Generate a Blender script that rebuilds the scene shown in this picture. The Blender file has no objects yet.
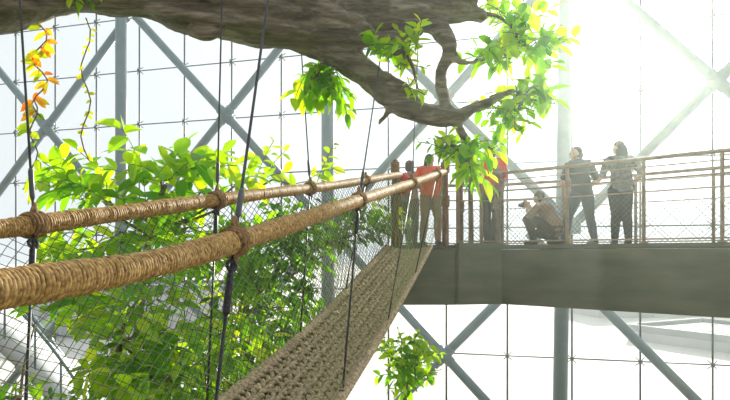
import bpy, bmesh, math, random
import numpy as np
from mathutils import Vector, Matrix
random.seed(7); np.random.seed(7)
H = 7.5           # camera height above the dome floor (m)
F = 608.0
scene = bpy.context.scene
COL = scene.collection

def W(px, py, d):
    """bearing + distance survey -> metres"""
    return Vector(((px-365)/F*d, d, (255-py)/F*d + H))

# ------------------------------------------------------------ materials
def new_mat(name):
    m = bpy.data.materials.new(name); m.use_nodes = True
    nt = m.node_tree; nt.nodes.clear()
    out = nt.nodes.new('ShaderNodeOutputMaterial')
    return m, nt, out
def N(nt, t, **kw):
    n = nt.nodes.new(t)
    for k, v in kw.items(): setattr(n, k, v)
    return n
def noise_mat(name, c1, c2, scale=8, rough=.7, bump=.3, metallic=0, detail=6, stretch=(1,1,1), c3=None, moss=None, dist=.02, lo=.32, hi=.68):
    m, nt, out = new_mat(name); L = nt.links.new
    p = N(nt, 'ShaderNodeBsdfPrincipled'); L(p.outputs[0], out.inputs[0])
    p.inputs['Roughness'].default_value = rough; p.inputs['Metallic'].default_value = metallic
    tc = N(nt, 'ShaderNodeTexCoord'); mp = N(nt, 'ShaderNodeMapping'); mp.inputs['Scale'].default_value = stretch
    L(tc.outputs['Object'], mp.inputs[0])
    nz = N(nt, 'ShaderNodeTexNoise'); nz.inputs['Scale'].default_value = scale; nz.inputs['Detail'].default_value = detail
    L(mp.outputs[0], nz.inputs['Vector'])
    r = N(nt, 'ShaderNodeValToRGB'); r.color_ramp.elements[0].position = lo; r.color_ramp.elements[1].position = hi
    r.color_ramp.elements[0].color = (*c1, 1); r.color_ramp.elements[1].color = (*c2, 1)
    if c3:
        e = r.color_ramp.elements.new(.5); e.color = (*c3, 1)
    L(nz.outputs['Fac'], r.inputs[0])
    col = r.outputs[0]
    L(col, p.inputs['Base Color'])
    if bump:
        b = N(nt, 'ShaderNodeBump'); b.inputs['Strength'].default_value = bump; b.inputs['Distance'].default_value = dist
        L(nz.outputs['Fac'], b.inputs['Height']); L(b.outputs[0], p.inputs['Normal'])
    return m
def leaf_mat(name, trans=.66):
    m, nt, out = new_mat(name); L = nt.links.new
    a = N(nt, 'ShaderNodeAttribute', attribute_name='col')
    p = N(nt, 'ShaderNodeBsdfPrincipled'); p.inputs['Roughness'].default_value = .4
    t = N(nt, 'ShaderNodeBsdfTranslucent'); mx = N(nt, 'ShaderNodeMixShader'); mx.inputs[0].default_value = trans
    hs = N(nt, 'ShaderNodeHueSaturation'); hs.inputs['Value'].default_value = 1.95; hs.inputs['Hue'].default_value = .49; hs.inputs['Saturation'].default_value = 1.08
    L(a.outputs['Color'], p.inputs['Base Color']); L(a.outputs['Color'], hs.inputs['Color']); L(hs.outputs[0], t.inputs[0])
    L(p.outputs[0], mx.inputs[1]); L(t.outputs[0], mx.inputs[2]); L(mx.outputs[0], out.inputs[0])
    return m
M_rope = noise_mat('rope_fibre', (.2,.1,.024), (.74,.47,.15), 60, .6, .6, c3=(.46,.27,.075), dist=.004)
M_gapshade = noise_mat('rope_gap_shade', (.02,.012,.006), (.06,.035,.015), 60, .9, .3)  # near-black colour stands in for shade in the gaps between ropes
M_deck = noise_mat('deck_rope_fibre', (.26,.18,.1), (.74,.58,.38), 40, .8, .4, c3=(.5,.38,.23), dist=.005)
M_knot = noise_mat('knot_rope_fibre', (.12,.06,.02), (.42,.25,.1), 60, .9, .6, dist=.006)
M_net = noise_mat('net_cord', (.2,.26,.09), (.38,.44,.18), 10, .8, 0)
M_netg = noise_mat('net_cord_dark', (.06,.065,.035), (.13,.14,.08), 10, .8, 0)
def bark_mat():
    m, nt, out = new_mat('bark'); L = nt.links.new
    p = N(nt,'ShaderNodeBsdfPrincipled'); p.inputs['Roughness'].default_value=.55; L(p.outputs[0],out.inputs[0])
    tc=N(nt,'ShaderNodeTexCoord'); mp=N(nt,'ShaderNodeMapping'); mp.inputs['Scale'].default_value=(.45,2.4,3.2); mp.inputs['Rotation'].default_value=(0,.14,0); L(tc.outputs['Object'],mp.inputs[0])
    a=N(nt,'ShaderNodeTexNoise'); a.inputs['Scale'].default_value=2.0; a.inputs['Detail'].default_value=5; a.inputs['Distortion'].default_value=1.0; L(mp.outputs[0],a.inputs[0])
    b=N(nt,'ShaderNodeTexNoise'); b.inputs['Scale'].default_value=10; b.inputs['Detail'].default_value=8; b.inputs['Roughness'].default_value=.62; L(mp.outputs[0],b.inputs[0])
    s1=N(nt,'ShaderNodeMath',operation='MULTIPLY_ADD'); L(b.outputs['Fac'],s1.inputs[0]); s1.inputs[1].default_value=.7; L(a.outputs['Fac'],s1.inputs[2])
    r=N(nt,'ShaderNodeValToRGB'); e=r.color_ramp.elements; e[0].position=.36; e[0].color=(.055,.042,.027,1); e[1].position=.64; e[1].color=(.46,.39,.28,1)
    x=e.new(.5); x.color=(.19,.155,.1,1)
    sc=N(nt,'ShaderNodeMath',operation='MULTIPLY'); L(s1.outputs[0],sc.inputs[0]); sc.inputs[1].default_value=.59
    L(sc.outputs[0],r.inputs[0]); L(r.outputs[0],p.inputs['Base Color'])
    bp=N(nt,'ShaderNodeBump'); bp.inputs['Strength'].default_value=.8; bp.inputs['Distance'].default_value=.07; L(s1.outputs[0],bp.inputs['Height']); L(bp.outputs[0],p.inputs['Normal'])
    return m
M_bark = bark_mat()
M_twig = noise_mat('twig_bark', (.1,.07,.04), (.28,.22,.13), 20, .8, .3)
M_steel = noise_mat('painted_steel', (.2,.28,.31), (.25,.33,.36), 3, .4, 0)
M_mull = noise_mat('mullion_steel', (.06,.08,.09), (.1,.12,.13), 3, .4, 0, .2)
M_fit = noise_mat('fitting_steel', (.06,.07,.08), (.11,.12,.13), 3, .4, 0, .2)
M_cable = noise_mat('dark_cable', (.02,.02,.022), (.07,.07,.075), 60, .45, .1, .6)
M_beam = noise_mat('weathered_concrete', (.095,.105,.055), (.19,.18,.105), 1.8, .8, .25, c3=(.135,.14,.078), stretch=(.6,.6,2))
M_wood = noise_mat('brown_timber', (.11,.05,.02), (.28,.15,.07), 9, .65, .3, stretch=(3,3,.6))
M_railw = noise_mat('tan_timber', (.25,.165,.1), (.38,.27,.17), 9, .6, .2)
M_floor = noise_mat('forest_floor', (.05,.06,.02), (.16,.14,.07), 1.2, .9, .4)
M_ground = noise_mat('pale_sand', (.7,.68,.63), (.82,.8,.76), .05, .9, 0)
M_bld = noise_mat('pale_render', (.58,.6,.61), (.68,.69,.69), .2, .8, 0)
M_bldroof = noise_mat('grey_roof', (.3,.33,.35), (.4,.42,.43), .3, .8, 0)
M_leaf = leaf_mat('leaf'); 
def glass():
    m, nt, out = new_mat('clear_glass'); L = nt.links.new
    t = N(nt,'ShaderNodeBsdfTransparent'); t.inputs[0].default_value=(.95,.975,.98,1)
    g = N(nt,'ShaderNodeBsdfGlossy'); g.inputs['Roughness'].default_value=.03
    mx = N(nt,'ShaderNodeMixShader'); mx.inputs[0].default_value=.05
    L(t.outputs[0],mx.inputs[1]); L(g.outputs[0],mx.inputs[2]); L(mx.outputs[0],out.inputs[0]); return m
M_glass = glass()
def plain(name, c, rough=.8, c2=None, scale=30):
    c2 = c2 or tuple(min(1,x*1.25) for x in c)
    return noise_mat(name, c, c2, scale, rough, .1)

# ------------------------------------------------------------ mesh builder
class MB:
    def __init__(s): s.v=[]; s.f=[]; s.c=[]; s.cur=(.5,.5,.5)
    def add(s, vs, fs):
        o=len(s.v); s.v += [tuple(x) for x in vs]; s.f += [tuple(i+o for i in f) for f in fs]; s.c += [s.cur]*len(vs)
    def obj(s, name, mat, parent=None, smooth=True, col=False):
        me = bpy.data.meshes.new(name); me.from_pydata(s.v, [], s.f); me.update()
        if smooth: me.polygons.foreach_set('use_smooth', [True]*len(me.polygons))
        if col:
            a = me.color_attributes.new('col','FLOAT_COLOR','POINT')
            a.data.foreach_set('color', np.array([(*c,1) for c in s.c],dtype=np.float32).ravel())
        ob = bpy.data.objects.new(name, me); COL.objects.link(ob)
        if mat: me.materials.append(mat)
        if parent: ob.parent = parent
        return ob
def empty(name, loc=(0,0,0)):
    o = bpy.data.objects.new(name, None); o.empty_display_size=.2; COL.objects.link(o)
    return o
def tag(o, label, cat, group=None, kind=None):
    o['label']=label; o['category']=cat
    if group: o['group']=group
    if kind: o['kind']=kind
    return o
def cr(pts, n):
    P=[np.array(p,float) for p in pts]; P=[2*P[0]-P[1]]+P+[2*P[-1]-P[-2]]; out=[]
    for i in range(1,len(P)-2):
        for k in range(n):
            t=k/n; a,b,c,d=P[i-1:i+3]
            out.append(.5*((2*b)+(-a+c)*t+(2*a-5*b+4*c-d)*t*t+(-a+3*b-3*c+d)*t**3))
    out.append(P[-2]); return out
def sweep(mb, pts, rad, n=8, side=None, bump=None, dome=False):
    pts=[Vector(p) for p in pts]; m=len(pts)
    if isinstance(rad,(int,float)): rad=[rad]*m
    T=[(pts[min(i+1,m-1)]-pts[max(i-1,0)]).normalized() for i in range(m)]
    ref = Vector(side) if side is not None else (Vector((0,0,1)) if abs(T[0].z)<.9 else Vector((1,0,0)))
    u=(ref-T[0]*ref.dot(T[0])).normalized()
    vs=[]; fs=[]; s=0
    if dome:
        r0=rad[0] if not isinstance(rad[0],tuple) else min(rad[0]); r1=rad[-1] if not isinstance(rad[-1],tuple) else min(rad[-1])
    for i in range(m):
        if i: s+=(pts[i]-pts[i-1]).length
        u=(u-T[i]*u.dot(T[i])).normalized(); w=T[i].cross(u)
        r=rad[i]; rx,ry=r if isinstance(r,tuple) else (r,r)
        for k in range(n):
            a=2*math.pi*k/n; e=bump(s,a) if bump else 0
            vs.append(pts[i]+u*math.cos(a)*(rx+e)+w*math.sin(a)*(ry+e))
    for i in range(m-1):
        for k in range(n):
            k2=(k+1)%n; fs.append((i*n+k,i*n+k2,(i+1)*n+k2,(i+1)*n+k))
    a=len(vs)
    vs.append(pts[0]-T[0]*(r0*.6 if dome else 0)); vs.append(pts[-1]+T[-1]*(r1*.6 if dome else 0))
    for k in range(n):
        k2=(k+1)%n; fs.append((a,k2,k)); fs.append((a+1,(m-1)*n+k,(m-1)*n+k2))
    mb.add(vs,fs)
def box(mb, c, sx, sy, sz, M=None):
    vs=[Vector((x*sx/2,y*sy/2,z*sz/2)) for x in(-1,1) for y in(-1,1) for z in(-1,1)]
    if M: vs=[M@v for v in vs]
    vs=[v+Vector(c) for v in vs]
    mb.add(vs,[(0,1,3,2),(4,6,7,5),(0,4,5,1),(2,3,7,6),(0,2,6,4),(1,5,7,3)])
def ball(mb, c, r, n=12, M=None):
    rx,ry,rz = r if isinstance(r,tuple) else (r,r,r)
    vs=[]; fs=[]; c=Vector(c)
    for i in range(n+1):
        th=math.pi*i/n
        for k in range(n*2):
            ph=math.pi*k/n; v=Vector((rx*math.sin(th)*math.cos(ph),ry*math.sin(th)*math.sin(ph),rz*math.cos(th)))
            if M: v=M@v
            vs.append(c+v)
    for i in range(n):
        for k in range(2*n):
            k2=(k+1)%(2*n); fs.append((i*2*n+k,(i+1)*2*n+k,(i+1)*2*n+k2,i*2*n+k2))
    mb.add(vs,fs)
def remesh(ob, voxel, smooth=4):
    md=ob.modifiers.new('r','REMESH'); md.mode='VOXEL'; md.voxel_size=voxel; md.use_smooth_shade=True
    if smooth:
        s=ob.modifiers.new('s','SMOOTH'); s.iterations=smooth; s.factor=.5
    dg=bpy.context.evaluated_depsgraph_get(); me=bpy.data.meshes.new_from_object(ob.evaluated_get(dg))
    ob.modifiers.clear(); mats=list(ob.data.materials); old=ob.data; ob.data=me
    if not me.materials:
        for m in mats: me.materials.append(m)
    bpy.data.meshes.remove(old); me.polygons.foreach_set('use_smooth',[True]*len(me.polygons)); return ob

# ------------------------------------------------------------ facade
UD=Vector((.962,-.275,0)); UN=Vector((.275,.962,0)); U0=Vector((2.62,20.05,0))
def FP(u,z,off=0): 
    p=U0+UD*u+UN*off; p.z=z; return p
ZB=[0,8.4,16.8]
bays=[-24,-16,-8,0,8,16]
for bi,bu in enumerate(bays):
    mb=MB(); 
    for zc in range(9):
        for k in range(4):
            u0=bu-4+2*k+.02; u1=u0+1.96; z0=zc*2.1+.02; z1=z0+2.06
            mb.add([FP(u0,z0,.5),FP(u1,z0,.5),FP(u1,z1,.5),FP(u0,z1,.5)],[(0,1,2,3)])
    w=mb.obj('window_%d'%(bi+1),M_glass,smooth=False); tag(w,'tall clear glass panels of the dome facade','window',kind='structure')
    mb=MB()
    for k in range(4):
        u=bu-4+2*k
        sweep(mb,[FP(u,0,.42),FP(u,18.9,.42)],.033,6)
    for zc in range(10):
        sweep(mb,[FP(bu-4,zc*2.1,.46),FP(bu+4,zc*2.1,.46)],.023,6)
    mb.obj('mullion',M_mull,w)
    mb=MB()
    for k in range(4):
        for zc in range(1,9):
            c=FP(bu-4+2*k,zc*2.1,.36); ball(mb,c,.06,6)
            for a in(1,-1):
                for b in(1,-1): sweep(mb,[c,c+UD*.13*a+Vector((0,0,.13*b))+UN*.12],.016,5)
    mb.obj('glass_fitting',M_fit,w)
    for zi in range(2):
        z0,z1=ZB[zi],ZB[zi+1]
        for s in(1,-1):
            if bu==8 and zi==0 and s==1: continue
            du=-1.5 if (bu==8 and zi==0) else 0
            mb=MB(); a=FP(bu-4*s+du,z0,-.05); b=FP(bu+4*s+du,z1,-.05)
            d=(b-a).normalized(); a=a+d*.25; b=b-d*.25
            sweep(mb,[a,b],.15,20)
            if not du:
                mid=(a+b)/2
                sweep(mb,[mid-d*.36,mid-d*.32,mid+d*.32,mid+d*.36],[.145,.18,.18,.145],20)
            o=mb.obj('diagonal_brace',M_steel); tag(o,'pale grey steel diagonal tube in front of the glass facade','steel brace',group='facade diagonal braces')
for u in range(-28,21,8):
    mb=MB(); lean=.35 if u==4 else 0; uu=u-(.35 if u==-12 else 0)
    sweep(mb,[FP(uu-lean*1.2,0,-.2),FP(uu+lean*.3-(.25 if u==4 else 0),18.9,-.2)],.22,24)
    for z in ZB: sweep(mb,[FP(uu,z-.25,-.2),FP(uu,z-.2,-.2),FP(uu,z+.2,-.2),FP(uu,z+.25,-.2)],[.2,.24,.24,.2],24)
    o=mb.obj('steel_column',M_steel); tag(o,'pale grey round steel column of the glass facade','column',group='facade columns')
mb=MB(); mb.add([FP(-29,0,.6),FP(21,0,.6),FP(21,0,-34),FP(-29,0,-34)],[(3,2,1,0)]); o=mb.obj('floor',M_floor,smooth=False); tag(o,'dark planted forest floor of the dome','floor',kind='structure')
mb=MB(); mb.add([(-400,-80,-1.6),(400,-80,-1.6),(400,600,-1.6),(-400,600,-1.6)],[(0,1,2,3)]); o=mb.obj('ground',M_ground,smooth=False); tag(o,'pale sunlit sandy ground outside the dome','ground',kind='structure')
def building(c,sx,sy,sz,rot,label):
    e=MB(); R=Matrix.Rotation(rot,3,'Z'); c=Vector(c)
    box(e,c+Vector((0,0,sz/2)),sx,sy,sz,R)
    for k in range(-4,5): box(e,c+R@Vector((k*sx/9.5,-sy/2-.1,sz*.5)),.35,.3,sz,R)
    b=e.obj('building',M_bld,smooth=False); tag(b,label,'building')
    r=MB()
    for k in range(-6,7): box(r,c+R@Vector((0,k*sy/14,sz+.12)),sx*.96,sy/20,.24,R)
    for s in(1,-1):
        box(r,c+R@Vector((s*sx/2,0,sz+.3)),.4,sy,.7,R); box(r,c+R@Vector((0,s*sy/2,sz+.3)),sx,.4,.7,R)
    r.obj('roof',M_bldroof,b,smooth=False)
building((38,62,-1.6),13,16,1.0,.5,'low pale building with ribbed grey roof')
building((44,95,-1.6),22,12,3,.1,'long low pale building with grey parapet')
building((-28,75,-1.6),22,14,5,.2,'pale low building beyond the glass facade')
# curved pale ramp descending through the planting
mb=MB(); path=[Vector(p[:3]) for p in cr([tuple(W(-160,260,12.5)),tuple(W(-50,300,12.8)),tuple(W(10,345,13)),tuple(W(55,395,13.2)),tuple(W(90,450,13.4)),tuple(W(110,520,13.5))],8)]
vs=[];n=len(path)
for p in path: vs+=[p,p+Vector((0,1.4,0)),p+Vector((0,1.4,-.35)),p+Vector((0,0,-.35))]
mb.add(vs,[(i*4+k,i*4+(k+1)%4,(i+1)*4+(k+1)%4,(i+1)*4+k) for i in range(n-1) for k in range(4)]+[(0,1,2,3),((n-1)*4+3,(n-1)*4+2,(n-1)*4+1,(n-1)*4)])
o=mb.obj('curved_ramp',M_bld); tag(o,'pale curved ramp sloping down through the planting','ramp')
mb=MB(); sweep(mb,[p+Vector((0,.05,.9)) for p in path],.04,8); r_=mb.obj('ramp_handrail',M_steel,o)
for i in range(0,n,5):
    mb=MB(); sweep(mb,[path[i]+Vector((0,.05,-.05)),path[i]+Vector((0,.05,.9))],.025,8); mb.obj('ramp_post',M_steel,o)

# ------------------------------------------------------------ rope bridge
YS=[-1,1.6,2.9,5.4,7.5,10]
TB={'rx':[-1.65,-.96,-.6,-.04,.56,1.31],'rz':[-.2,-.09,.07,.49,.88,1.37],
    'lx':[-3.4,-2.45,-2.0,-1.0,-.3,.57],'lz':[-.25,-.1,.09,.53,.87,1.32],
    'drx':[-1.5,-.85,-.5,.05,.51,1.08],'dlx':[-2.4,-1.75,-1.4,-.72,-.22,.36],'dz':[-1.55,-1.42,-1.27,-.86,-.45,.12]}
YF=[p[0] for p in cr([(y,) for y in YS],40)]
FINE={k:[p[0] for p in cr([(v,) for v in vals],40)] for k,vals in TB.items()}
def bf(k,y): return float(np.interp(y,YF,FINE[k]))
def railR(y): return Vector((bf('rx',y),y,bf('rz',y)+H))
def railL(y): return Vector((bf('lx',y),y,bf('lz',y)+H))
def deckR(y): return Vector((bf('drx',y),y,bf('dz',y)+H))
def deckL(y): return Vector((bf('dlx',y),y,bf('dz',y)+H))
bridge=empty('rope_bridge'); tag(bridge,'suspended rope footbridge with wrapped handrails and knotted net sides','rope bridge')
for nm,fn in(('r',railR),('l',railL)):
    mb=MB(); ys=np.arange(-1,10.06,.05); sweep(mb,[fn(y) for y in ys],.044,10)
    core=mb.obj('handrail_rope',M_gapshade,bridge)  # dark colour on the core paints the groove shade between wraps
    mb=MB(); pts=[]; a=0; y=-1.0
    while y<10.04:
        c=fn(y); t=(fn(y+.01)-fn(y-.01)).normalized(); u=t.cross(Vector((0,0,1))).normalized(); w=u.cross(t)
        R=.0475+.003*math.sin(y*7.3+1)+.0015*math.sin(y*41)+.0012*math.sin(y*133)
        pts.append(c+(u*math.cos(a)+w*math.sin(a))*R)
        seg=12 if y<5 else 8
        a+=2*math.pi/seg; y+=(.0152+.0018*math.sin(y*23)+.001*math.sin(y*171))/seg
    sweep(mb,pts,.0084,5,bump=lambda s,a:.0009*math.sin(s*230+a*2))
    h=mb.obj('rope_wrapping',M_rope,core)
    knots={'r':[2.85,5.35,7.6,9.3],'l':[3.35,4.9,6.6,8.4]}[nm]
    for ky in knots:
        kb=MB(); pts=[]
        for k in range(4*18):
            q=k/18; y=ky+(q-2)*.02; c=fn(y); t=(fn(y+.01)-fn(y-.01)).normalized(); u=t.cross(Vector((0,0,1))).normalized(); w=u.cross(t); a=q*2*math.pi
            pts.append(c+(u*math.cos(a)+w*math.sin(a))*(.059+.004*math.sin(q/4*math.pi)))
        sweep(kb,pts,.0105,7)
        pts=[]
        for k in range(60):
            a=k/60*4*math.pi; c=fn(ky+.035*math.sin(a*.5)); pts.append(c+Vector((math.cos(a)*.067,0,math.sin(a)*.067)))
        sweep(kb,pts,.009,7)
        c=fn(ky)
        sweep(kb,[c+Vector((0,0,.05)),c+Vector((0,.0,.08)),c+Vector((0,.01,.12))],[.026,.02,.011],10)
        sweep(kb,[c-Vector((0,0,.05)),c-Vector((0,0,.09)),c-Vector((0,-.01,.13))],[.024,.02,.013],10)
        kb.obj('rope_knot',M_knot,core)
def net(a,b,name,mat,y0,y1,step,rows,r):
    mb=MB(); n=int((y1-y0)/step)
    def P(i,j):
        y=y0+i*step; t=j/rows; p=a(y).lerp(b(y),t); sag=math.sin(math.pi*t)
        p.x+=.06*sag*math.sin(y*2.1)+.004*math.sin(i*1.7+j*2.3); p.y+=.012*math.sin(i*.29+j*.31)+.003*math.sin(i*2.9+j*1.1); p.z+=.02*sag*math.sin(i*.13)+.004*math.sin(i*1.3+j*3.1); return p
    for i in range(n):
        for j in range(rows):
            A=P(i,j) if (i+j)%2==0 else P(i,j+1); B=P(i+1,j+1) if (i+j)%2==0 else P(i+1,j)
            rr=r*min(1.3,.5+.13*A.y)
            t=(B-A).normalized(); u=t.cross(Vector((0,0,1))).normalized()*rr; w=t.cross(u)
            o=[u,(-u*.5+w*.87),(-u*.5-w*.87)]
            mb.add([A+x for x in o]+[B+x for x in o],[(0,1,4,3),(1,2,5,4),(2,0,3,5)])
    return mb.obj(name,mat,bridge,smooth=False)
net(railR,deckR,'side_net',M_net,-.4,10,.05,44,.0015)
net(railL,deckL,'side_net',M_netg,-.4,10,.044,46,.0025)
# deck: twisted ropes laid lengthwise, bound by cross ropes, over a dark sheet that paints shade into the gaps
mb=MB(); vs=[]; ys=np.arange(-.8,10.05,.1)
for y in ys: vs+=[deckL(y)-Vector((0,0,.035)),(deckL(y)+deckR(y))/2-Vector((0,0,.095)),deckR(y)-Vector((0,0,.035))]
mb.add(vs,[q for i in range(len(ys)-1) for q in((i*3,i*3+1,i*3+4,i*3+3),(i*3+1,i*3+2,i*3+5,i*3+4))])
deck=mb.obj('deck',M_gapshade,bridge)
mb=MB(); NS=11; yy=np.arange(-.75,10.03,.016)
LINE=[(deckL(y),deckR(y)) for y in yy]
for st in range(NS):
    v=(st+.5)/NS
    for ph in(0,math.pi):
        pts=[]
        for i,y in enumerate(yy):
            a,b=LINE[i]; wd_=(b-a).length/NS; an=y/.17*2*math.pi*(1 if st%2 else -1)+ph
            c=a.lerp(b,v); pts.append(c+Vector((math.cos(an)*wd_*.25,0,math.sin(an)*.02-.05*math.sin(math.pi*v))))
        sweep(mb,pts,.0185,6)
y=-.7; k_=0
while y<10:
    a=deckL(y); b=deckR(y); pts=[]
    for k in range(34):
        t=k/33; c=a.lerp(b,t); pts.append(c+Vector((0,.012*math.sin(t*NS*math.pi),.014*math.sin(t*NS*math.pi+k_*math.pi)+.02-.05*math.sin(math.pi*t))))
    sweep(mb,pts,.015,5); y+=.17; k_+=1
mb.obj('woven_rope_tread',M_deck,deck)
for fn in(deckR,deckL):
    mb=MB(); sweep(mb,[fn(y)+Vector((0,0,.015)) for y in np.arange(-.8,10.06,.01)],.038,8,bump=lambda s,a:.008*math.sin(2*(a+s*50))); mb.obj('edge_rope',M_deck,bridge)
def hook(mb,c,t,R=.035):
    t=Vector(t).normalized(); u=t.orthogonal().normalized(); sweep(mb,[c+(t*math.cos(a)+u*math.sin(a))*R for a in np.linspace(0,2*math.pi,16)],.009,6)
for yt,yb,fn,dn in((2.85,2.3,railR,deckR),(5.35,4.4,railR,deckR),(7.6,6.2,railR,deckR),(9.3,8.2,railR,deckR),(3.35,2.6,railL,deckL),(4.9,4.1,railL,deckL),(6.6,5.8,railL,deckL),(8.4,7.4,railL,deckL)):
    mb=MB(); a=fn(yt); b=dn(yb); d=(b-a).normalized()
    sweep(mb,[a+d*.05,b],.0085,8)
    if yt<6:
        sweep(mb,[a+d*.14,a+d*.16,a+d*.34,a+d*.36],[.009,.018,.018,.009],10)
        hook(mb,a+d*.12,d,.024)
    sweep(mb,[b-d*.05,b+d*.03],.03,8)
    mb.obj('hanger_rod',M_cable,bridge)
for a,p in((railR(2.85),W(268,0,3.9)),(railR(5.35),W(389,0,6.4)),(railR(7.6),W(420,0,8.6)),(railL(3.35),W(20,0,3.5)),(railL(4.9),W(222,0,5.1)),(railL(6.6),W(300,30,6.8))):
    mb=MB(); d=(p-a).normalized(); b=a+d*9
    sweep(mb,[a+d*.1,b],.008 if a.y<3 else .007,8)
    sweep(mb,[a+d*.14,a+d*.16,a+d*.3,a+d*.32],[.009,.015,.015,.009],8)
    c=mb.obj('suspension_cable',M_fit,bridge)

# ------------------------------------------------------------ walkway platform
dz=.17+H; zb=-.83+H
C=Vector((2.29,10.3)); D2=Vector((.738,-.676)); N2=Vector((.676,.738))
front=[Vector((.5,10.12)),Vector((1.5,10.12)),C,C+D2*9]
back=[C+D2*9+N2*1.9,C+N2*1.9+D2*.3,Vector((2.6,12.3)),Vector((.5,12.3))]
walk=empty('elevated_walkway'); tag(walk,'weathered grey-green elevated walkway with timber railings','walkway')
def prism(mb,poly,z0,z1):
    n=len(poly); mb.add([(p[0],p[1],z0) for p in poly]+[(p[0],p[1],z1) for p in poly],[tuple(range(n))[::-1],tuple(range(n,2*n))]+[(i,(i+1)%n,n+(i+1)%n,n+i) for i in range(n)])
mb=MB(); prism(mb,front+back,zb,dz-.08); o=mb.obj('beam',M_beam,walk,smooth=False)
def offs(poly,e):
    c=sum(poly,Vector((0,0)))/len(poly); return [p+(p-c).normalized()*e for p in poly]
mb=MB(); prism(mb,offs(front+back,.05),dz-.06,dz); o=mb.obj('deck_slab',M_beam,walk,smooth=False)
mb=MB(); q=Vector((1.9,10.16)); box(mb,(q.x,q.y,H-.3),.75,.16,1.0,Matrix.Rotation(.17,3,'Z'))
mb.obj('face_plate',M_beam,walk,smooth=False)

def railing(pts,label,nets=True,zs=((1.22,.03),(1.1,.01),(.92,.014),(.74,.009),(.06,.012))):
    r=empty('railing'); tag(r,label,'railing',group='walkway railings')
    for p in pts:
        mb=MB(); box(mb,(p.x,p.y,dz+.6),.045,.045,1.2,Matrix.Rotation(-.74,3,'Z')); box(mb,(p.x,p.y,dz+.01),.1,.1,.02,Matrix.Rotation(-.74,3,'Z')); mb.obj('post',M_railw,r,smooth=False)
    for z,rr in zs:
        mb=MB(); sweep(mb,[Vector((p.x,p.y,dz+z)) for p in pts],rr,10); mb.obj('top_rail' if z>1.15 else 'mid_rail',M_railw,r)
    if nets:
        mb=MB()
        for a,b in zip(pts[:-1],pts[1:]):
            L=(b-a).length; n=int(L/.04); rows=17
            def P(i,j): q=a.lerp(b,i/n); return Vector((q.x,q.y,dz+.03+j*.041))
            for i in range(n):
                for j in range(rows):
                    A,B=(P(i,j),P(i+1,j+1)) if (i+j)%2==0 else (P(i,j+1),P(i+1,j)); sweep(mb,[A,B],.0032,3)
        mb.obj('railing_net',M_netg,r,smooth=False)
    return r
railing([C+D2*s+N2*.06 for s in(.0,1.15,2.3,3.3,4.4,5.5,6.6,7.7)],'tan timber walkway railing with net along the near edge')
railing([C+D2*s+N2*1.82 for s in(.4,1.6,2.8,4.0,5.2,6.4,7.6)],'tan timber walkway railing with net along the far edge')
railing([Vector((.55,12.2)),Vector((1.5,12.2)),Vector((2.5,12.2)),C+N2*1.8+D2*.3],'tan timber railing at the back of the landing')
railing([Vector((1.55,10.16)),Vector((1.95,10.2)),C+N2*.06],'brown timber railing beside the rope bridge landing')
for i,(x,y,h,rr) in enumerate(((1.33,10.08,1.42,.055),(.5,10.1,1.42,.055),(1.62,10.3,1.25,.045),(.62,11.0,1.3,.045),(1.8,10.35,1.2,.045),(2.26,10.42,1.35,.05),(1.45,10.9,1.3,.05))):
    mb=MB(); pts=[Vector((x+.004*math.sin(k*.8),y,dz-.02+h*k/8)) for k in range(9)]
    sweep(mb,pts,[rr*(1.05-.02*k) for k in range(9)],12,dome=True)
    o=mb.obj('timber_post',M_wood); tag(o,'round brown timber post lashed with rope at the landing','post',group='bridge landing posts')
    if i<3 or i==5:
        for z0 in(h-.22,h*.45):
            kb=MB()
            for j in range(6): 
                c=Vector((x,y,dz+z0+.028*j)); sweep(kb,[c+Vector((math.cos(a)*rr*1.15,math.sin(a)*rr*1.15,.004*a)) for a in np.linspace(0,6.28,16)],.015,6)
            kb.obj('rope_lashing',M_knot,o)

# ------------------------------------------------------------ big branch
def limb(mb,pts,n=8,sub=8,amp=.12):
    q=[(*W(p[0],p[1],p[2]),p[3]) for p in pts]; q=cr(q,sub)
    ph=random.random()*9
    sweep(mb,[x[:3] for x in q],[float(x[3])*(1+amp*.5*math.sin(i*.7+ph)) for i,x in enumerate(q)],18,dome=True,
          bump=lambda s,a:amp*.35*(math.sin(a*3+s*1.1+ph)*.5+math.sin(a*5-s*2.3)*.3+math.sin(a*2+s*4.1)*.2)*.5)
mb=MB()
limb(mb,[(-260,20,5.2,.48),(-120,2,5.4,.42),(0,-14,5.7,.39),(90,-28,5.9,.39),(170,-22,6.0,.47),(240,-6,6.1,.49),(300,2,6.2,.41),(345,10,6.3,.32),(390,14,6.3,.22),(430,10,6.3,.16),(462,10,6.3,.12),(484,16,6.3,.06)],amp=.12)
limb(mb,[(270,18,6.15,.28),(325,42,6.2,.2),(362,70,6.2,.145),(390,96,6.2,.12),(420,112,6.2,.11),(448,118,6.2,.09),(470,110,6.2,.065),(496,98,6.2,.045),(514,90,6.2,.02)],amp=.08)
limb(mb,[(410,16,6.3,.15),(436,26,6.25,.11),(450,48,6.2,.075),(440,76,6.2,.055),(446,104,6.2,.06),(460,130,6.2,.045),(470,150,6.2,.025)],amp=.06)
limb(mb,[(345,36,6.1,.1),(385,40,6.1,.08),(418,28,6.2,.09)],amp=.05)
limb(mb,[(448,12,6.3,.09),(458,3,6.2,.07),(478,-2,6.2,.04)],amp=.05)
limb(mb,[(392,96,6.2,.08),(388,112,6.2,.04),(378,124,6.2,.02)],amp=.03)
limb(mb,[(418,112,6.2,.07),(408,90,6.15,.045),(392,78,6.1,.03),(384,70,6.1,.015)],amp=.03)
limb(mb,[(448,50,6.2,.05),(462,62,6.2,.035),(480,60,6.25,.025),(498,48,6.3,.012)],amp=.03)
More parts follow.
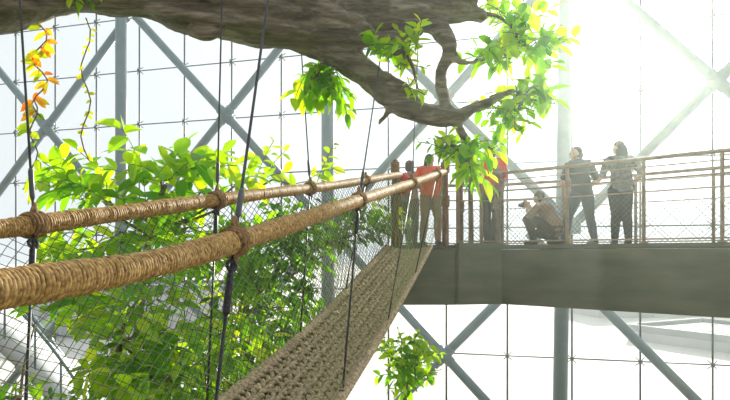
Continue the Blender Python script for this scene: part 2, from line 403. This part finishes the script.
for px,py,d,r in((205,30,5.75,.12),(318,30,5.98,.1),(352,20,6.0,.09)):
    ball(mb,W(px,py,d),(r*1.6,r*.7,r*.8),10)
for oy,dd in((0,-.34),(14,-.27),(-14,-.37)):
    limb(mb,[(-100,2+oy,5.4+dd,.04),(20,-10+oy*1.1,5.72+dd,.05),(110,-20+oy*1.4,5.92+dd,.06),(190,-6+oy*1.4,6.03+dd-.13,.07),(260,4+oy*1.4,6.15+dd-.12,.07),(320,20+oy,6.2+dd*.85,.06),(370,36+oy*.5,6.2+dd*.4,.04)],amp=.03)
br=mb.obj('tree_branch',M_bark); remesh(br,.024,2)
tex=bpy.data.textures.new('barknoise','CLOUDS'); tex.noise_scale=.25; tex.noise_depth=3
md=br.modifiers.new('d','DISPLACE'); md.texture=tex; md.strength=.06; md.mid_level=.5
tag(br,'massive gnarled grey-brown tree branch arching overhead','tree branch')

# ------------------------------------------------------------ foliage
def leaf(mb,base,d,up,L,Wd,col,droop=.35):
    d=Vector(d).normalized(); s=d.cross(up)
    if s.length<1e-3: s=d.orthogonal()
    s.normalize(); n=s.cross(d).normalized()
    st=[(0,.05),(.18,.7),(.45,1.0),(.75,.75),(1,.0)]
    vs=[]
    for t,w in st:
        p=base+d*L*t-Vector((0,0,1))*droop*L*t*t
        vs+= [p-s*w*Wd*.5+n*w*Wd*.12, p, p+s*w*Wd*.5+n*w*Wd*.12]
    fs=[]
    for i in range(4):
        a=i*3; fs+=[(a,a+1,a+4,a+3),(a+1,a+2,a+5,a+4)]
    mb.cur=col; mb.add(vs,fs)
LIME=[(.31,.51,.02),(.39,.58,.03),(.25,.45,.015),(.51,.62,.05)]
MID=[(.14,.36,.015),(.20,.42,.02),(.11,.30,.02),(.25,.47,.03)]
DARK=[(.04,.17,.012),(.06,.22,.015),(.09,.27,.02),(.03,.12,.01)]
def jitter(c): k=random.uniform(.7,1.2); return tuple(x*k for x in c)
def cluster(lb,tb,anchor,px,py,d,rx,ry,rd,tips,L,asp,cols,nl=(6,9),droop=.3,up=.5):
    c=W(px,py,d); s=d/F; anchor=Vector(anchor)
    hub=c.lerp(anchor,.25); mid=anchor.lerp(hub,.5)+Vector((random.uniform(-.1,.1),0,-.05))
    if (hub-anchor).length>.05:
        q=cr([tuple(anchor),tuple(mid),tuple(hub)],5); sweep(tb,q,[.024-.0012*i for i in range(len(q))],6)
    for _ in range(tips):
        while True:
            v=Vector([random.uniform(-1,1) for _ in range(3)])
            if v.length<1: break
        st=c+Vector((v.x*rx*s,v.y*rd,v.z*ry*s))
        dr=(st-hub); dr=dr.normalized() if dr.length>.01 else Vector((0,0,1))
        dr=(dr+Vector([random.uniform(-.6,.6) for _ in range(3)])+Vector((0,0,up))).normalized()
        n=random.randint(*nl); TL=L*n*.26; LS=L*random.uniform(.6,1.25)
        q=[st-dr*TL*.5]; 
        for k in range(6): q.append(q[-1]+dr*TL/6); dr=(dr-Vector((0,0,.07*(1+droop)))).normalized()
        sweep(tb,q,.0045,4)
        if _%3==0:
            q2=cr([tuple(hub),tuple(hub.lerp(q[0],.55)-Vector((0,0,.04))),tuple(q[0])],4); sweep(tb,q2,.007,4)
        pal=random.choice(cols)
        ang=random.random()*6
        for k in range(n):
            t=(k+.6)/n*5.9; i=min(int(t),5); p=q[i].lerp(q[i+1],t-i); tt=(q[i+1]-q[i]).normalized()
            ang+=2.4; o=Matrix.Rotation(ang,3,tt)@tt.orthogonal().normalized()
            ld=(o+tt*random.uniform(.3,.9)).normalized()
            leaf(lb,p,ld,Vector((random.uniform(-.5,.5),random.uniform(-.9,.2),1)),LS*random.uniform(.7,1.15),LS*asp*random.uniform(.85,1.15),jitter(random.choice(pal)),droop*random.uniform(.5,1.5))
def plant(name,label,cat,trunk_pts,trunk_r,clusters,group=None,kind=None):
    tb=MB()
    q=cr([tuple(p) for p in trunk_pts],8); n=len(q)
    sweep(tb,q,[trunk_r*(1-.6*i/(n-1)) for i in range(n)],10)
    lb=MB()
    for c in clusters: cluster(lb,tb,*c[:-1],**c[-1])
    o=tb.obj(name,M_twig); tag(o,label,cat,group)
    lb.obj('leaves',M_leaf,o,col=True,smooth=False)
    return o
def G(px,d,z=0): p=W(px,255,d); p.z=z; return p
A1=W(150,235,8.2)
plant('tropical_tree','tall leafy tree with bright lime green broad leaves','tree',[G(120,8.6),W(135,380,8.4),W(150,235,8.2),W(165,185,8)],.08,[
 (A1,92,182,7.8,42,18,.7,10,.33,.5,[LIME,MID],{}),
 (A1,165,162,7.8,48,20,.8,11,.33,.5,[LIME,LIME,MID],{}),
 (A1,140,195,7.8,56,16,.8,12,.31,.5,[LIME,MID],{}),
 (A1,218,178,8,44,18,.7,8,.31,.5,[LIME,MID],{}),
 (A1,270,164,8.3,38,12,.5,5,.27,.48,[LIME,LIME],{}),
 (A1,312,162,8.5,22,8,.5,2,.25,.48,[LIME],{}),
 (A1,110,230,8,66,26,.8,14,.3,.48,[MID,LIME],{}),
 (A1,200,225,8.4,66,26,.9,18,.28,.46,[MID,LIME],{}),
 (A1,50,255,8.2,40,26,.8,8,.28,.46,[MID,LIME],{})])
A2=W(245,300,9.5)
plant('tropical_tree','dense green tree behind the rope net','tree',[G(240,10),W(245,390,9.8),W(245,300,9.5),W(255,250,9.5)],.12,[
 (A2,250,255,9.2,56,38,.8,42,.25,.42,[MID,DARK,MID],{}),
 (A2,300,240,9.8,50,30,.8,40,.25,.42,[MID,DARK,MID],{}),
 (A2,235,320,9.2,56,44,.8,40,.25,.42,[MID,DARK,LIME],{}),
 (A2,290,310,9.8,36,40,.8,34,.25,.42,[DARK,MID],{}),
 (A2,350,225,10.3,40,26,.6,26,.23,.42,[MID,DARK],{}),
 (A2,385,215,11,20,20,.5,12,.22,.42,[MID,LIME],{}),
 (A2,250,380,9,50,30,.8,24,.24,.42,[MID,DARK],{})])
A3=W(120,340,7)
plant('tropical_tree','bright yellow-green bushy tree under the rope bridge','tree',[G(110,7.4),W(115,420,7.2),W(120,340,7)],.08,[
 (A3,85,300,7,50,28,.6,12,.27,.5,[LIME,MID],{}),
 (A3,150,320,7,56,44,.6,20,.29,.5,[LIME,MID],{}),
 (A3,125,365,6.6,54,40,.6,26,.29,.5,[LIME,LIME,MID],{}),
 (A3,185,385,6.8,46,40,.6,20,.29,.5,[LIME,LIME,MID],{}),
 (A3,160,265,7.6,56,28,.5,12,.27,.48,[MID,LIME],{}),
 (A3,230,360,7.4,40,44,.6,16,.26,.46,[MID,LIME],{})])
A4=W(20,400,9)
plant('tropical_tree','leafy tree low beside the glass facade','tree',[G(10,9),W(15,430,9),W(20,400,9)],.1,[
 (A4,10,398,9,40,14,.6,10,.26,.42,[MID,DARK],{}),
 (A4,40,300,9.6,30,22,.5,5,.28,.42,[MID,LIME],{})])
A5=W(408,378,10)
plant('small_tree','small bright green leafy tree with slender trunk','tree',[G(402,10.2),W(403,470,10.1),W(405,400,10),W(409,365,10)],.06,[
 (A5,392,354,10,15,14,.35,14,.18,.5,[LIME,MID],{}),(A5,424,356,10,17,14,.35,14,.18,.5,[LIME,MID],{}),
 (A5,408,374,9.9,26,11,.4,20,.18,.5,[LIME,MID],{}),(A5,408,347,10,14,8,.3,9,.18,.5,[LIME],{})])
def spray(label,anchor,pts,cl):
    return plant('leafy_branch',label,'foliage',[anchor]+pts,.024,cl,group='leafy sprays on the overhead branch')
DR={'droop':.5,'up':-.3}; DS={'droop':.2,'up':.45}
a=W(325,55,6.2); b=W(318,74,6.2)
spray('cluster of bright green leaves under the thick branch',a,[W(322,65,6.2),b],[(b,314,78,6.2,20,13,.25,9,.17,.54,[LIME,MID],DR),(b,334,74,6.2,16,10,.2,6,.15,.52,[MID],DR),(b,350,98,6.2,8,6,.2,2,.14,.48,[MID],DR)])
a=W(400,45,6.15); b=W(405,50,5.9)
spray('bright green leaves filling the fork of the branch',a,[W(402,48,6),b],[(b,388,48,5.9,14,8,.2,6,.16,.54,[LIME,MID],DS),(b,410,42,5.9,14,8,.2,6,.16,.54,[LIME],DS),(b,400,62,6,12,8,.2,4,.15,.5,[LIME],DS),(b,418,88,6,10,10,.2,4,.15,.5,[LIME],DS)])
a=W(466,140,6.2); b=W(466,148,6.1)
spray('drooping green leaves at the branch tip over the landing',a,[W(468,144,6.15),b],[(b,464,146,6.1,22,10,.25,13,.18,.54,[LIME,MID],{'droop':.5,'up':.1}),(b,440,142,6.2,12,8,.2,4,.16,.5,[LIME,MID],DS),(b,468,164,6.1,14,7,.2,5,.18,.5,[MID,LIME],DR)])
a=W(490,98,6.2); b=W(520,92,6.2)
spray('sunlit green leaves on a slender twig below the branch',a,[W(508,92,6.2),b],[(b,522,98,6.3,26,16,.3,9,.19,.54,[LIME,MID],DS),(b,500,110,6.2,22,12,.3,7,.18,.52,[LIME,MID],DS),(b,542,84,6.3,20,16,.3,7,.19,.54,[LIME,MID],DS),(b,505,126,6.3,14,8,.3,3,.17,.5,[MID],DS)])
a=W(478,12,6.3); b=W(520,34,6.3)
spray('sunlit green leaves spreading from the upper branch tip',a,[W(500,18,6.3),b],[(b,526,46,6.3,32,20,.35,13,.19,.54,[LIME,MID],DS),(b,498,54,6.2,24,14,.3,8,.18,.52,[LIME,MID],DS),(b,512,10,6.3,32,14,.3,12,.19,.54,[LIME,MID],DS),(b,545,55,6.3,14,12,.3,5,.18,.52,[LIME,MID],DS)])
a=W(50,-24,5.4); b=W(60,-18,5.3)
spray('light green leaves growing over the thick branch',a,[W(56,-20,5.35),b],[(b,70,-14,5.3,30,5,.25,6,.13,.48,[LIME,MID],{'droop':.2,'up':.6})])
AUT=[(.85,.3,.03),(.8,.42,.05),(.7,.6,.05),(.6,.58,.05),(.35,.45,.04)]; YEL=[(.6,.58,.06),(.55,.55,.05),(.4,.5,.05)]
def vine(label,px,d,y0,y1,Ls,cols,n,sway):
    tb=MB(); lb=MB(); q=[W(px+sway*math.sin(k*1.1),y0+(y1-y0)*k/12,d) for k in range(13)]
    sweep(tb,q,.006,5)
    for i in range(n):
        t=random.random()**.9*12; k=int(min(t,11)); p=q[k].lerp(q[k+1],t-k); a=random.random()*6.28
        leaf(lb,p,Vector((math.cos(a),math.sin(a)*.3,random.uniform(-.6,.3))),Vector((random.uniform(-.4,.4),-1,random.uniform(0,.5))),Ls*random.uniform(.6,1.2),Ls*.55,jitter(random.choice(cols)),.3)
    o=tb.obj('hanging_vine',M_twig); tag(o,label,'vine'); lb.obj('leaves',M_leaf,o,col=True,smooth=False)
vine('hanging vine with orange and yellow leaves',40,5.0,25,120,.11,AUT,34,8)
vine('thin hanging vine with small yellow leaves',86,5.4,18,160,.055,YEL,34,5)
vine('thin green hanging vine with small leaves',34,5.0,100,190,.11,LIME,12,4)

# ------------------------------------------------------------ people
def person(label,loc,yaw,J,shirt,pants,hairc,scale=1.0,female=False,skin=(.5,.3,.2),longhair=False,shorts=False,backpack=None,prop=None,headyaw=0,sleeve=.55,patt=None):
    root=empty('person'); tag(root,label,'person')
    D=dict(pel=(0,0,.93),wai=(0,0,1.08),che=(0,.0,1.28),nec=(0,-.01,1.44),hed=(0,.01,1.585),
      shl=(-.185,0,1.4),ell=(-.24,-.02,1.12),wrl=(-.25,.06,.87),shr=(.185,0,1.4),elr=(.24,-.02,1.12),wrr=(.25,.06,.87),
      hil=(-.09,0,.92),knl=(-.11,.02,.5),anl=(-.12,-.02,.09),hir=(.09,0,.92),knr=(.11,.02,.5),anr=(.12,-.02,.09),hdirl=(0,.1,-1),hdirr=(0,.1,-1),toe=(0,1,0))
    D.update(J); D={k:Vector(v) for k,v in D.items()}
    w=.92 if female else 1.0
    def torso(mb,e,low=True,top=True):
        pts=[D['pel']+Vector((0,0,-.07)),D['pel'],D['wai'],D['che'],(D['shl']+D['shr'])/2+Vector((0,0,-.02)),D['nec']]
        rr=[(.13,.1),(.165*(1.05 if female else 1),.115),(.135*w,.098),(.165*w,.118),(.15*w,.095),(.065,.06)]
        if not top: pts=pts[:3]; rr=rr[:3]
        if not low: pts=pts[1:]; rr=rr[1:]
        q=cr([(*p,*r) for p,r in zip(pts,rr)],5); sweep(mb,[x[:3] for x in q],[(float(x[3])+e,float(x[4])+e) for x in q],20,side=(D['shr']-D['shl']),dome=True)
    def limbs(mb,a,b,c,r,e,t1=1.0):
        q=cr([(*D[a],r[0]),(*D[a].lerp(D[b],.45),r[1]),(*D[b],r[2]),(*D[b].lerp(D[c],.35),r[3]),(*D[c],r[4])],5)
        if t1<1: q=q[:max(3,int(len(q)*t1))]
        sweep(mb,[x[:3] for x in q],[float(x[3])+e for x in q],12,dome=True)
    ARM=(.052*w,.048*w,.038*w,.04*w,.026); LEG=(.092,.084,.058,.06,.038)
    HR=Matrix.Rotation(headyaw,3,'Z')
    mb=MB(); torso(mb,0)
    for s in'lr': limbs(mb,'sh'+s,'el'+s,'wr'+s,ARM,0); limbs(mb,'hi'+s,'kn'+s,'an'+s,LEG,0)
    sweep(mb,[D['shl'],(D['shl']+D['shr'])/2+Vector((0,0,.02)),D['shr']],[.052*w,.06,.052*w],12,dome=True)
    sweep(mb,[D['nec']-Vector((0,0,.05)),D['nec'],D['hed']],[.06,.052,.05],12)
    h=D['hed']; ball(mb,h+Vector((0,-.012,.02)),(.074,.092,.092)); ball(mb,h+HR@Vector((0,.02,-.045)),(.056,.066,.062))
    sweep(mb,[h+HR@Vector((0,.08,.012)),h+HR@Vector((0,.105,-.022))],[.011,.017],8,dome=True)
    for s in(1,-1): ball(mb,h+HR@Vector((s*.076,-.005,-.005)),(.012,.02,.032),6)
    for s in'lr':
        wv=D['wr'+s]; hd=D['hdir'+s].normalized(); sgn=-1 if s=='l' else 1
        pn=Vector((sgn,0,0)); pn=(pn-hd*pn.dot(hd)); pn=pn.normalized() if pn.length>.1 else Vector((0,0,1)); sd=hd.cross(pn)
        pc=wv+hd*.05
        sweep(mb,[wv,pc,wv+hd*.09],[(.018,.024),(.017,.04),(.014,.038)],10,side=pn,dome=True)
        for i,(o,l) in enumerate(((-.03,.062),(-.01,.075),(.01,.07),(.03,.055))):
            b=wv+hd*.088+sd*o; k=b+hd*l*.55-pn*.008; t=k+hd*l*.4-pn*.022; sweep(mb,[b,k,t],[.0095,.009,.008],6,dome=True)
        b=wv+hd*.03-sd*.028; sweep(mb,[b,b+hd*.03-sd*.028,b+hd*.06-sd*.034-pn*.01],[.013,.011,.009],6,dome=True)
        a=D['an'+s]; toe=D['toe'].normalized(); sweep(mb,[a-toe*.02+Vector((0,0,-.03)),a+toe*.12+Vector((0,0,-.06))],[.04,.035],10,dome=True)
    body=mb.obj('body',plain('skin_tone',skin,.55),root); remesh(body,.0105,3)
    mb=MB(); torso(mb,.024)
    c_=D['wai'].lerp(D['pel'],.7); sweep(mb,[c_+Vector((0,0,-.06)),c_,D['wai'].lerp(D['che'],.4)],[(.195,.15),(.185,.14),(.165,.13)],20,side=(D['shr']-D['shl']),dome=True)
    for s in'lr': limbs(mb,'sh'+s,'el'+s,'wr'+s,ARM,.024,sleeve)
    sweep(mb,[D['shl'],(D['shl']+D['shr'])/2+Vector((0,0,.0)),D['shr']],[.07*w,.07,.07*w],12,dome=True)
    sm=plain('shirt_cloth',shirt,.85,c2=patt,scale=18 if patt else 30)
    o=mb.obj('shirt',sm,root); remesh(o,.014,3)
    mb=MB(); torso(mb,.024,True,False)
    for s in'lr': limbs(mb,'hi'+s,'kn'+s,'an'+s,LEG,.02,.6 if shorts else 1)
    o=mb.obj('shorts' if shorts else 'trousers',plain('trouser_cloth',pants,.85),root); remesh(o,.014,3)
    for s in'lr':
        mb=MB(); a=D['an'+s]; toe=D['toe'].normalized()
        sweep(mb,[a-toe*.05+Vector((0,0,-.045)),a+toe*.03+Vector((0,0,-.04)),a+toe*.12+Vector((0,0,-.055)),a+toe*.18+Vector((0,0,-.062))],[(.045,.045),(.047,.05),(.045,.035),(.035,.025)],12,side=(1,0,0),dome=True)
        mb.obj('shoe',plain('shoe_leather',(.05,.045,.04),.6),root)
    mb=MB(); ball(mb,h+HR@Vector((0,-.026,.035)),(.087,.096,.092)); ball(mb,h+HR@Vector((0,-.055,-.03)),(.084,.055,.085))
    if longhair: sweep(mb,[h+HR@Vector((0,-.06,.02)),h+HR@Vector((0,-.085,-.1)),h+HR@Vector((0,-.09,-.2))],[(.09,.05),(.1,.045),(.07,.03)],12,side=(1,0,0),dome=True)
    hm=plain('hair_strands',hairc,.6); o=mb.obj('hair',hm,root); remesh(o,.014,2)
    em=plain('eye',(.03,.02,.02),.3)
    for s in(1,-1):
        mb=MB(); ball(mb,h+HR@Vector((s*.03,.076,.0)),(.011,.008,.008),6); mb.obj('eye',em,root)
    mb=MB(); ball(mb,h+HR@Vector((0,.085,-.058)),(.022,.008,.007),6); mb.obj('mouth',plain('lips',(.35,.12,.1),.5),root)
    if backpack:
        mb=MB(); c=D['che']; ball(mb,c+Vector((0,-.2,-.06)),(.15,.1,.22)); ball(mb,c+Vector((0,-.28,-.12)),(.11,.05,.12))
        for s in(1,-1): sweep(mb,[c+Vector((s*.1,-.14,.1)),c+Vector((s*.11,0,.19)),c+Vector((s*.12,.15,.05)),c+Vector((s*.12,.06,-.16)),c+Vector((s*.1,-.12,-.2))],.018,6)
        mb.obj('backpack',plain('pack_cloth',backpack,.8),root)
    if prop: prop(root,D)
    root.location=loc; root.rotation_euler=(0,0,yaw); root.scale=(scale,)*3
    return root
def PL(px,d): p=W(px,255,d); p.z=dz; return p
person('person in grey t-shirt and faded jeans seen from behind',PL(581,10.3),math.radians(15),
  dict(pel=(0.02,0,.9),wai=(.0,0,1.06),che=(-.02,.03,1.26),nec=(-.03,.05,1.42),hed=(-.05,.09,1.56),shl=(-.21,.02,1.36),shr=(.16,.02,1.39),hil=(-.07,0,.89),hir=(.11,0,.89),anl=(-.3,.04,.09),anr=(.22,-.06,.09),knl=(-.19,.08,.48),knr=(.17,.0,.48),elr=(.3,.0,1.13),wrr=(.3,.2,.98),hdirr=(.3,1,-.1),ell=(-.3,.06,1.11),wrl=(-.2,.28,1.04),hdirl=(.3,1,0)),(.07,.08,.08),(.08,.1,.13),(.03,.022,.02),1.0,headyaw=.9)
person('person in patterned blouse and dark trousers seen from behind',PL(620,9.95),math.radians(-10),
  dict(pel=(.03,0,.92),wai=(.02,0,1.08),hed=(-.03,.03,1.58),anl=(-.07,.06,.09),knl=(-.05,.08,.5),anr=(.12,-.04,.09),elr=(.31,-.08,1.14),wrr=(.2,.06,.98),hdirr=(-.8,.6,0),ell=(-.27,.06,1.13),wrl=(-.3,.26,1.06),hdirl=(-.2,1,.1)),(.07,.07,.07),(.02,.02,.025),(.025,.018,.016),1.0,female=True,longhair=True,patt=(.22,.21,.2),headyaw=.7)
def camprop(root,D):
    mb=MB(); c=D['wrr']+Vector((-.05,.09,.03)); box(mb,c,.13,.07,.09); sweep(mb,[c+Vector((0,.03,0)),c+Vector((0,.1,0))],.033,12); mb.obj('camera_body',M_cable,root,smooth=False)
person('person crouching in brown shirt holding a small camera',PL(545,10.25),math.radians(50),
  dict(pel=(0,-.2,.26),wai=(0,-.14,.42),che=(0,-.02,.6),nec=(0,.07,.73),hed=(0,.13,.85),shl=(-.18,.03,.68),shr=(.18,.03,.68),
   hil=(-.09,-.2,.25),hir=(.09,-.2,.25),knl=(-.17,.26,.48),knr=(.14,.2,.22),anl=(-.15,.14,.09),anr=(.14,-.16,.1),
   ell=(-.23,.2,.5),wrl=(-.08,.3,.7),elr=(.23,.2,.48),wrr=(.07,.32,.7),hdirl=(.3,.5,.6),hdirr=(-.3,.5,.6)),(.26,.15,.09),(.08,.05,.035),(.04,.025,.02),.95,prop=camprop)
person('person standing in red t-shirt and black trousers by the landing',PL(492,10.9),math.radians(130),
  dict(elr=(.27,.0,1.13),wrr=(.2,.24,1.06),hdirr=(-.2,1,.1),hed=(.02,.05,1.57),anl=(-.08,.1,.09)),(.8,.04,.02),(.02,.02,.025),(.02,.015,.015),1.06)
person('person in orange-red t-shirt and tan trousers stepping forward',PL(430,10.6),math.radians(195),
  dict(anl=(-.1,.14,.09),knl=(-.1,.14,.5),anr=(.1,-.14,.09),che=(.02,.03,1.27),hed=(.03,.07,1.56),elr=(.3,.06,1.16),wrr=(.3,.28,1.12),hdirr=(0,1,0)),(.8,.12,.04),(.3,.2,.13),(.05,.03,.02),.94,longhair=True)
person('person with grey shirt and dark red backpack at the landing',PL(410,11.2),math.radians(-40),
  dict(elr=(.25,.02,1.14),wrr=(.16,.2,1.04),hdirr=(-.3,1,.1),anl=(-.1,.1,.09)),(.25,.24,.26),(.08,.09,.12),(.06,.03,.02),.92,backpack=(.5,.07,.05))

# ------------------------------------------------------------ scattering volume added around the whole interior to imitate lens glare
m,nt,out=new_mat('glare_scatter'); v=N(nt,'ShaderNodeVolumeScatter'); v.inputs['Density'].default_value=.0034; v.inputs['Anisotropy'].default_value=.76; v.inputs['Color'].default_value=(.88,1,.9,1)
nt.links.new(v.outputs[0],out.inputs['Volume'])
mb=MB(); box(mb,(-1,10,11),70,36,30); o=mb.obj('glare_haze',m,smooth=False); tag(o,'thin scattering haze added for sun glare in the dome','glare_haze',kind='stuff')

# ------------------------------------------------------------ light / world / camera
sd=Vector((265/F,1,212/F)).normalized()
sun=bpy.data.lights.new('sun','SUN'); sun.energy=8.5; sun.angle=.02; sun.color=(1,.94,.82)
so=bpy.data.objects.new('sun',sun); COL.objects.link(so); so.rotation_euler=(-sd).to_track_quat('-Z','Y').to_euler(); so.location=(8,15,20)
wd=bpy.data.worlds.new('sky'); scene.world=wd; wd.use_nodes=True; nt=wd.node_tree; nt.nodes.clear(); L=nt.links.new
out=N(nt,'ShaderNodeOutputWorld'); bg=N(nt,'ShaderNodeBackground'); L(bg.outputs[0],out.inputs[0])
tc=N(nt,'ShaderNodeTexCoord'); dt=N(nt,'ShaderNodeVectorMath',operation='DOT_PRODUCT'); L(tc.outputs['Generated'],dt.inputs[0]); dt.inputs[1].default_value=sd
fc=N(nt,'ShaderNodeFloatCurve'); cv=fc.mapping.curves[0]
pts=[(0,.085),(.45,.12),(.75,.215),(.9,.235),(.97,.27),(1,.8)]
cv.points[0].location=pts[0]; cv.points[1].location=pts[-1]
for p in pts[1:-1]: cv.points.new(*p)
fc.mapping.update()
r=N(nt,'ShaderNodeMapRange'); r.inputs['From Min'].default_value=-1; r.inputs['From Max'].default_value=1
L(dt.outputs['Value'],r.inputs['Value']); L(r.outputs[0],fc.inputs['Value'])
ml=N(nt,'ShaderNodeMath',operation='MULTIPLY'); L(fc.outputs[0],ml.inputs[0]); ml.inputs[1].default_value=4.7; L(ml.outputs[0],bg.inputs['Strength']); bg.inputs[0].default_value=(.93,.98,1,1)
cam=bpy.data.cameras.new('camera'); cam.lens=30; cam.sensor_width=36; cam.shift_y=55/730; cam.clip_end=2000; cam.clip_start=.05
co=bpy.data.objects.new('camera',cam); COL.objects.link(co); co.location=(0,0,H); co.rotation_euler=(math.pi/2,0,0); scene.camera=co
scene.view_settings.view_transform='Standard'
